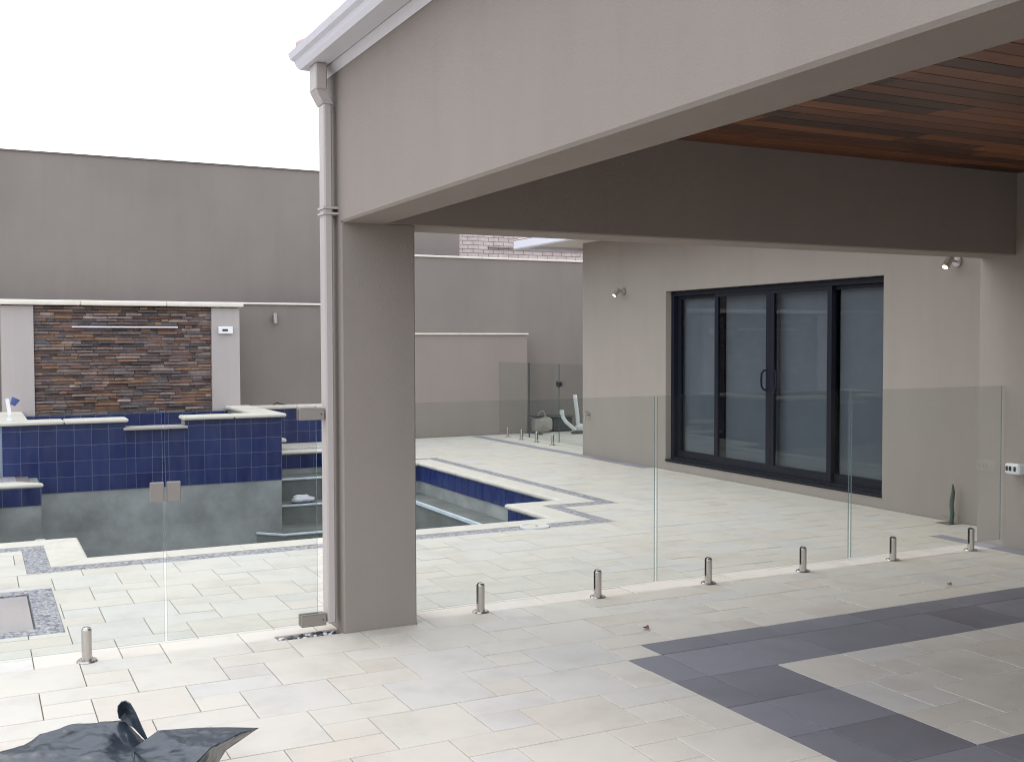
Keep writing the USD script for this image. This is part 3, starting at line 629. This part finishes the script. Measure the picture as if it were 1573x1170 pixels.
# ------------------------------------------------------------------ far glass fence beyond the house corner
FX = 7.92
G2 = 'far glass fence beyond the house corner'
for y0, y1, sp, l in ((15.27, 16.33, (16.02, 15.52), 'far glass fence meeting the rosy screen wall'), (14.28, 15.24, (15.0, 14.48), 'far glass fence between the dark joint and the knob latch')):
    t = glass('glass_fence', y0, y1, l, 'glass fence', G2, 'y', FX, .06, 1.25)
    for y in sp: spigot(t, FX, y, True)
part('joint_seal', bx(FX - .008, FX + .008, 15.243, 15.262, .06, 1.25), 'black_plastic', t)
fg = glass('glass_gate', 13.13, 14.26, 'far glass gate with a black knob latch, half hidden by the house corner', 'gate', None, 'y', FX, .06, 1.25)
part('latch_knob', cat_(cyl((FX - .07, 14.20, .95), (FX - .0065, 14.20, .95), .045, 16), cyl((FX - .05, 14.23, .95), (FX - .02, 14.23, .90), .02, 10)), 'black_plastic', fg, smooth=40)

# ------------------------------------------------------------------ fittings on the walls
def spot(y, z, label, flip=False):
    t = thing('wall_spotlight', label, 'wall light', (WX, y, z), 'lit spotlights on the house wall')
    part('rose', cyl((WX - .02, y, z), (WX - .001, y, z), .048, 20), 'stainless', t, smooth=40)
    part('arm', tube([(WX - .018, y, z), (WX - .075, y, z + .005), (WX - .10, y, z - .002)], .013, 10), 'stainless', t, smooth=60)
    hd = part('lamp_head', cyl((WX - .085, y, z + .03), (WX - .155, y, z - .055), .031, 20), 'stainless', t, smooth=40)
    d = np.array([-.07, 0, -.085]); d /= np.linalg.norm(d); e = np.array([WX - .155, y, z - .055])
    part('lens', cyl(e + d * .0005, e + d * .004, .024, 16), 'lamp_lit', hd)
spot(12.02, 2.24, 'lit stainless wall spotlight left of the sliding doors')
spot(6.66, 2.27, 'lit stainless wall spotlight right of the sliding doors')
ul = thing('wall_light', 'slim cylinder wall light on the garden wall right of the control panel', 'wall light', (4.27, 17, 1.97))
part('body', cyl((4.27, 16.93, 1.89), (4.27, 16.93, 2.05), .035, 16), 'stainless', ul, smooth=40); part('back_plate', bx(4.245, 4.295, 16.962, 16.999, 1.93, 2.01), 'stainless', ul)
ol = thing('power_outlet', 'white weatherproof power outlet on the patio house wall', 'power outlet', (PX, 5.56, .62))
part('housing', cbox(PX - .075, PX - .001, 5.50, 5.63, .575, .655, .012), 'white_plastic', ol)
for y in (5.535, 5.575, 5.605): part('switch', cbox(PX - .082, PX - .0755, y - .009, y + .009, .60, .635, .002), 'dark_slot', ol)
tp = thing('wall_tap', 'small grey garden tap on the house wall near its far corner', 'tap', (WX, 12.9, .57))
part('spout', tube([(WX - .001, 12.9, .57), (WX - .06, 12.9, .572), (WX - .085, 12.9, .56), (WX - .09, 12.9, .52)], .013, 8), 'stainless', tp, smooth=60); part('handle', cat_(cyl((WX - .05, 12.9, .575), (WX - .05, 12.9, .61), .008, 8), bx(WX - .056, WX - .044, 12.86, 12.94, .61, .62)), 'stainless', tp)
lid = thing('skimmer_lid', 'round cream skimmer lid at the pool corner, cutting the pebble strip', 'lid', (*lid_c, 0))
part('ring', m3.Manifold.cylinder(.03, lid_r, lid_r - .004, 48).translate((*lid_c, -.018)) - m3.Manifold.cylinder(.03, lid_r - .02, lid_r - .02, 48).translate((*lid_c, -.004)), 'white_plastic', lid, smooth=30)
part('disc', m3.Manifold.cylinder(.022, lid_r - .022, lid_r - .022, 48).translate((*lid_c, -.014)), 'cream_stone', lid, smooth=30)
part('finger_hole', m3.Manifold.cylinder(.002, .012, .012, 16).translate((lid_c[0] + .02, lid_c[1], .0083)), 'dark_slot', lid)
gr = thing('channel_drain', 'narrow dark drain filled with grey pebbles at the foot of the downpipe', 'drain', (1.595, 5.67, 0))
part('trough', bx(1.42, 1.77, 5.625, 5.72, -.05, -.022), 'dark_slot', gr)
for k in range(60):
    s = trimesh.creation.icosphere(1, rng.uniform(.008, .016)); s.vertices *= [1, 1, .7]; s.apply_translation((rng.uniform(1.435, 1.755), rng.uniform(5.635, 5.71), rng.uniform(-.016, -.004)))
    part('pebble', s, rng.choice(['white_film', 'pool_render', 'dark_bag', 'dark_bag', 'pool_floor_look']), gr, smooth=True)

# ------------------------------------------------------------------ small things
def lumpy(c, r, seed, amp=.25, sub=3, sq=.9):
    s = trimesh.creation.icosphere(sub, 1.0); v = s.vertices
    n = meshkit.fbm(v * 1.7 + 11 * seed, 4, seed) - .5
    v = np.sign(v) * np.abs(v) ** sq * (1 + amp * 2 * n)[:, None] * r
    return trimesh.Trimesh(v + c, s.faces, process=False)
bag = lumpy(np.array([4.05, 14.63, -.585]), np.array([.16, .09, .06]), 3, .5)
single('plastic_bag', bag, 'white_film', 'crumpled white plastic bag lying on a pool step', 'bag', smooth=60)
st = thing('pipe_offcut', 'short white pipe standing in the pool below the left ledge', 'pipe', (.64, 13.1, ZF)); part('pipe', cyl((.62, 13.0, ZF), (.62, 13.0, -.60), .045, 20) , 'white_plastic', st, smooth=40); part('pipe_collar', cyl((.62, 13.0, -.66), (.62, 13.0, -.597), .056, 20), 'white_plastic', st, smooth=40)
ps = thing('pipe_stub', 'white pipe stub with a blue fitting on the left end of the spa coping', 'pipe', (.37, 14.2, ZS)); part('pipe', tube([(.37, 14.22, .655), (.365, 14.22, .78), (.345, 14.22, .92)], .022, 14), 'white_plastic', ps, smooth=40); part('fitting', cyl((.405, 14.28, .84), (.445, 14.28, .92), .03, 14, .05), 'blue_plastic', ps, smooth=40); part('foot', cyl((.37, 14.22, .655), (.37, 14.22, .69), .045, 16, .03), 'white_plastic', ps, smooth=40)
single('twig', tube([(4.20, 16.85, .605), (4.26, 16.83, .64), (4.32, 16.82, .618), (4.38, 16.80, .605)], [.006, .009, .008, .004], 6), 'soil', 'dark broken twig lying on the cream capping behind the pool steps', 'twig')
# plant in a square hole in the paving
pl = thing('young_plant', 'single thin grey green shoot in a square soil hole by the house wall', 'plant', (7.57, 6.63, 0))
part('soil', polyex(HOLE.buffer(-.002), -.05, -.012), 'soil', pl)
part('stem', tube([(7.57, 6.63, -.02), (7.575, 6.625, .08), (7.565, 6.625, .17), (7.58, 6.62, .27), (7.578, 6.625, .34)], [.019, .017, .019, .016, .006], 10), 'plant_green', pl, smooth=60)
for k, (z, a, L) in enumerate([(.04, 2.5, .09), (.06, .3, .07), (.05, 4.2, .09), (.2, 3.4, .03)]):
    d = np.array([math.cos(a), math.sin(a), .35]); o = np.array([7.57, 6.627, z]); sd = np.array([-math.sin(a), math.cos(a), 0]) * .012
    v = np.array([o, o + d * L * .5 + sd, o + d * L, o + d * L * .5 - sd, o + d * L * .5 + [0, 0, -.004]])
    part('leaf', m3.Manifold.hull_points(v), 'plant_green', pl)
def leaf(x, y, a, s, label):
    v, f = [], []
    for i in range(7):
        t = i / 6; w = math.sin(math.pi * t) ** .8 * .36; zz = .006 + .018 * (t - .5) ** 2 * 4
        for sg in (-1, 1): v.append((t - .5, sg * w, zz / s * .7 + (.25 * w * w)))
        if i: o = 2 * i - 2; f += [(o, o + 2, o + 1), (o + 1, o + 2, o + 3)]
    v = np.array(v) * s; c_, s_ = math.cos(a), math.sin(a)
    v = v @ np.array([[c_, s_, 0], [-s_, c_, 0], [0, 0, 1]]); v += [x, y, .003]
    v2 = v + [0, 0, .0015]; f = np.array(f); n = len(v)
    single('dry_leaf', trimesh.Trimesh(np.vstack([v, v2]), np.vstack([f[:, ::-1], f + n]), process=False), 'dry_leaf_look', label, 'leaf', group='dry leaves on the paving')
leaf(3.28, 4.93, .5, .05, 'curled reddish dry leaf beside the corner of the slate band')
leaf(5.62, 4.93, .2, .04, 'reddish dry leaf on cream paving behind the far slate band')
# builders' things behind the far fence
bk = thing('canvas_bag', 'pale bulging canvas tool bag behind the far glass gate', 'bag', (8.86, 16.6, 0))
part('body', lumpy(np.array([8.86, 16.6, .14]), np.array([.17, .12, .135]), 5, .22, 3, .5), 'canvas_tan', bk, smooth=40); part('flap', cbox(8.68, 8.86, 16.5, 16.7, .285, .30, .006), 'dark_bag', bk); part('handle', tube([(8.76, 16.58, .27), (8.80, 16.57, .36), (8.88, 16.57, .38), (8.93, 16.58, .28)], .014, 8), 'canvas_tan', bk, smooth=60)
cr_ = thing('dark_crate', 'dark open crate with green rim behind the far glass gate', 'crate', (9.3, 16.75, 0))
part('body', cbox(9.10, 9.50, 16.62, 16.88, .005, .25, .02), 'dark_bag', cr_); part('rim', cbox(9.08, 9.52, 16.60, 16.90, .251, .285, .01), 'plant_green', cr_)
single('wall_mat', cbox(8.62, 8.68, 16.2, 16.9, .002, .02, .004), 'dark_bag', 'dark flat offcut lying by the end of the screen wall', 'offcut')
wp = thing('white_pipe', 'white upright pipe with a bulky foot at the house corner', 'pipe', (9.4, 16.3, 0)); part('pipe', tube([(9.43, 16.3, .05), (9.41, 16.3, .3), (9.37, 16.32, .66)], .035, 14), 'white_plastic', wp, smooth=60); part('foot', lumpy(np.array([9.47, 16.3, .08]), np.array([.10, .08, .075]), 8, .2), 'white_plastic', wp, smooth=60)
ep = thing('bent_pipe', 'bent white pipe elbow leaning beside the dark crate', 'pipe', (9.15, 16.2, 0)); part('pipe', tube([(9.07, 16.25, .40), (9.08, 16.23, .29), (9.12, 16.2, .21), (9.20, 16.16, .13), (9.27, 16.13, .06)], .033, 14), 'white_plastic', ep, smooth=60); part('socket', cyl((9.07, 16.25, .34), (9.068, 16.255, .41), .044, 14), 'white_plastic', ep, smooth=40)
single('rubble_pile', lumpy(np.array([9.38, 16.1, .02]), np.array([.22, .06, .03]), 9, .4), 'dark_bag', 'low dark scraps on the ground under the white pipes', 'scraps')

# ------------------------------------------------------------------ crumpled sheet in the foreground
def sheet_mesh(P, F, seed, lift=0.0):
    m = trimesh.Trimesh(np.array(P, float), np.array(F), process=False)
    for _ in range(4): m = m.subdivide()
    v = m.vertices.copy(); n = m.vertex_normals
    r = np.abs(meshkit.fbm(v * np.array([9, 9, 14]) + 3, 3, seed) - .5) * 2
    r2 = np.abs(meshkit.fbm(v * 26 + 7, 3, seed + 3) - .5) * 2
    bdv = np.unique(m.edges[trimesh.grouping.group_rows(m.edges_sorted, require_count=1)])
    dist = np.min(np.linalg.norm(v[:, None] - v[bdv][None], axis=2), axis=1); damp = np.clip(dist / .05, 0, 1)
    m.vertices = v + n * (((r - .3) * .018 + (r2 - .3) * .003) * damp)[:, None]
    a = np.array(m.vertices); b_ = a - np.array(m.vertex_normals) * .004; nn = len(a); f = np.array(m.faces)
    ed = m.edges_sorted; u, inv, ct = np.unique(ed, axis=0, return_inverse=True, return_counts=True)
    bd = m.edges[ct[inv] == 1]
    side = np.vstack([np.c_[bd[:, 0], bd[:, 0] + nn, bd[:, 1]], np.c_[bd[:, 1], bd[:, 0] + nn, bd[:, 1] + nn]])
    return trimesh.Trimesh(np.vstack([a, b_]), np.vstack([f, f[:, ::-1] + nn, side]), process=False)
K = {'a': [-0.005, 3.9, 0.231], 'b': [0.126, 3.98, 0.223], 'c': [0.18, 4.0, 0.241], 'd': [0.284, 4.05, 0.245], 'e': [0.393, 4.06, 0.233], 'e2': [0.459, 4.06, 0.23], 'f': [0.53, 3.95, 0.162], 'k': [-0.024, 3.45, 0.257], 'l': [0.133, 3.72, 0.217], 'l2': [0.246, 3.96, 0.23], 'l3': [0.164, 3.84, 0.24], 'm': [0.26, 3.5, 0.202], 'n': [0.459, 3.8, 0.189], 'n2': [0.34, 3.74, 0.215], 'n3': [0.431, 3.5, 0.18], 'g0': [0.442, 4.05, 0.236], 'g1': [0.436, 4.03, 0.267], 'g2': [0.437, 4.02, 0.291], 'g3': [0.447, 4.01, 0.306], 'g4': [0.459, 4.0, 0.311], 'g5': [0.47, 3.98, 0.307], 'g6': [0.485, 3.96, 0.278], 'g7': [0.501, 3.94, 0.235], 'g8': [0.526, 3.92, 0.171], 'g9': [0.487, 4.0, 0.209], 'gm': [0.462, 4.05, 0.254], 'p': [0.46, 3.84, 0.193], 'q': [0.562, 3.95, 0.206], 'r': [0.699, 4.0, 0.177], 'r2': [0.816, 4.0, 0.16], 's': [0.925, 3.97, 0.149], 't': [0.804, 3.98, 0.081], 'u': [0.764, 3.95, 0.043], 'u2': [0.728, 3.9, -0.028], 'v': [0.613, 3.8, 0.201], 'w': [0.492, 3.66, 0.201], 'x': [0.511, 3.45, 0.163], 'd1': [0.838, 3.86, 0.18], 'd2': [0.699, 3.7, 0.204], 'd3': [0.622, 3.62, 0.179], 'd4': [0.581, 3.48, 0.144], 'v2': [0.712, 3.92, 0.184]}
def fan(names, tris): return [K[n] for n in names], [[names.index(c) for c in t] for t in tris]
tarp = thing('crumpled_sheet', 'crumpled dark blue grey plastic sheet in the bottom left foreground', 'plastic sheet', (.35, 3.7, 0))
K['bk1'] = [-0.10, 4.15, 0.02]; K['bk2'] = [.20, 4.28, .02]; K['bk3'] = [.50, 4.22, .02]; K['k0'] = [-.10, 3.3, .02]; K['m0'] = [.2, 3.25, .02]; K['x0'] = [.5, 3.25, .02]; K['y0'] = [.62, 3.4, .02]
def sheet_part(name, tris, seed):
    T_ = [t.split() for t in tris]; names = sorted({c for t in T_ for c in t})
    part(name, sheet_mesh(*fan(names, T_), seed), 'tarp_look', tarp, smooth=40)
sheet_part('folded_sheet', ['a l3 b', 'b l3 c', 'c l3 l2', 'c l2 d', 'd l2 e', 'l2 n2 e', 'e n2 n', 'e n e2', 'e2 n f', 'a k l', 'a l l3', 'l3 l n2', 'l3 n2 l2', 'l k m', 'l m n2', 'n2 m n3', 'n2 n3 n', 'k k0 m0', 'k m0 m', 'm m0 n3', 'bk1 a b', 'bk1 b c', 'bk1 c bk2', 'bk2 c d', 'bk2 d e', 'bk2 e e2', 'bk2 e2 bk3', 'bk3 e2 f'], 4)
sheet_part('tucked_fold', ['f n p', 'n n3 p', 'n3 x p', 'p x w', 'f p q'], 5)
sheet_part('curled_flap', ['g0 gm g1', 'g1 gm g2', 'g2 gm g3', 'g3 gm g4', 'g4 gm g5', 'g5 gm g6', 'g6 gm g9', 'g6 g9 g7', 'g7 g9 g8', 'g0 g9 gm'], 6)
sheet_part('pointed_flap', ['p w v', 'p v q', 'q v r', 'r v v2', 'r v2 r2', 'v2 d1 r2', 'r2 d1 s', 'v d2 v2', 'v2 d2 d1', 'v w d3', 'v d3 d2', 'w x d4', 'w d4 d3', 's d1 t', 'd1 d2 t', 't d2 u', 'd2 d3 u', 'u d3 u2', 'd3 d4 u2', 'x x0 d4', 'd4 x0 y0', 'd4 y0 u2'], 8)
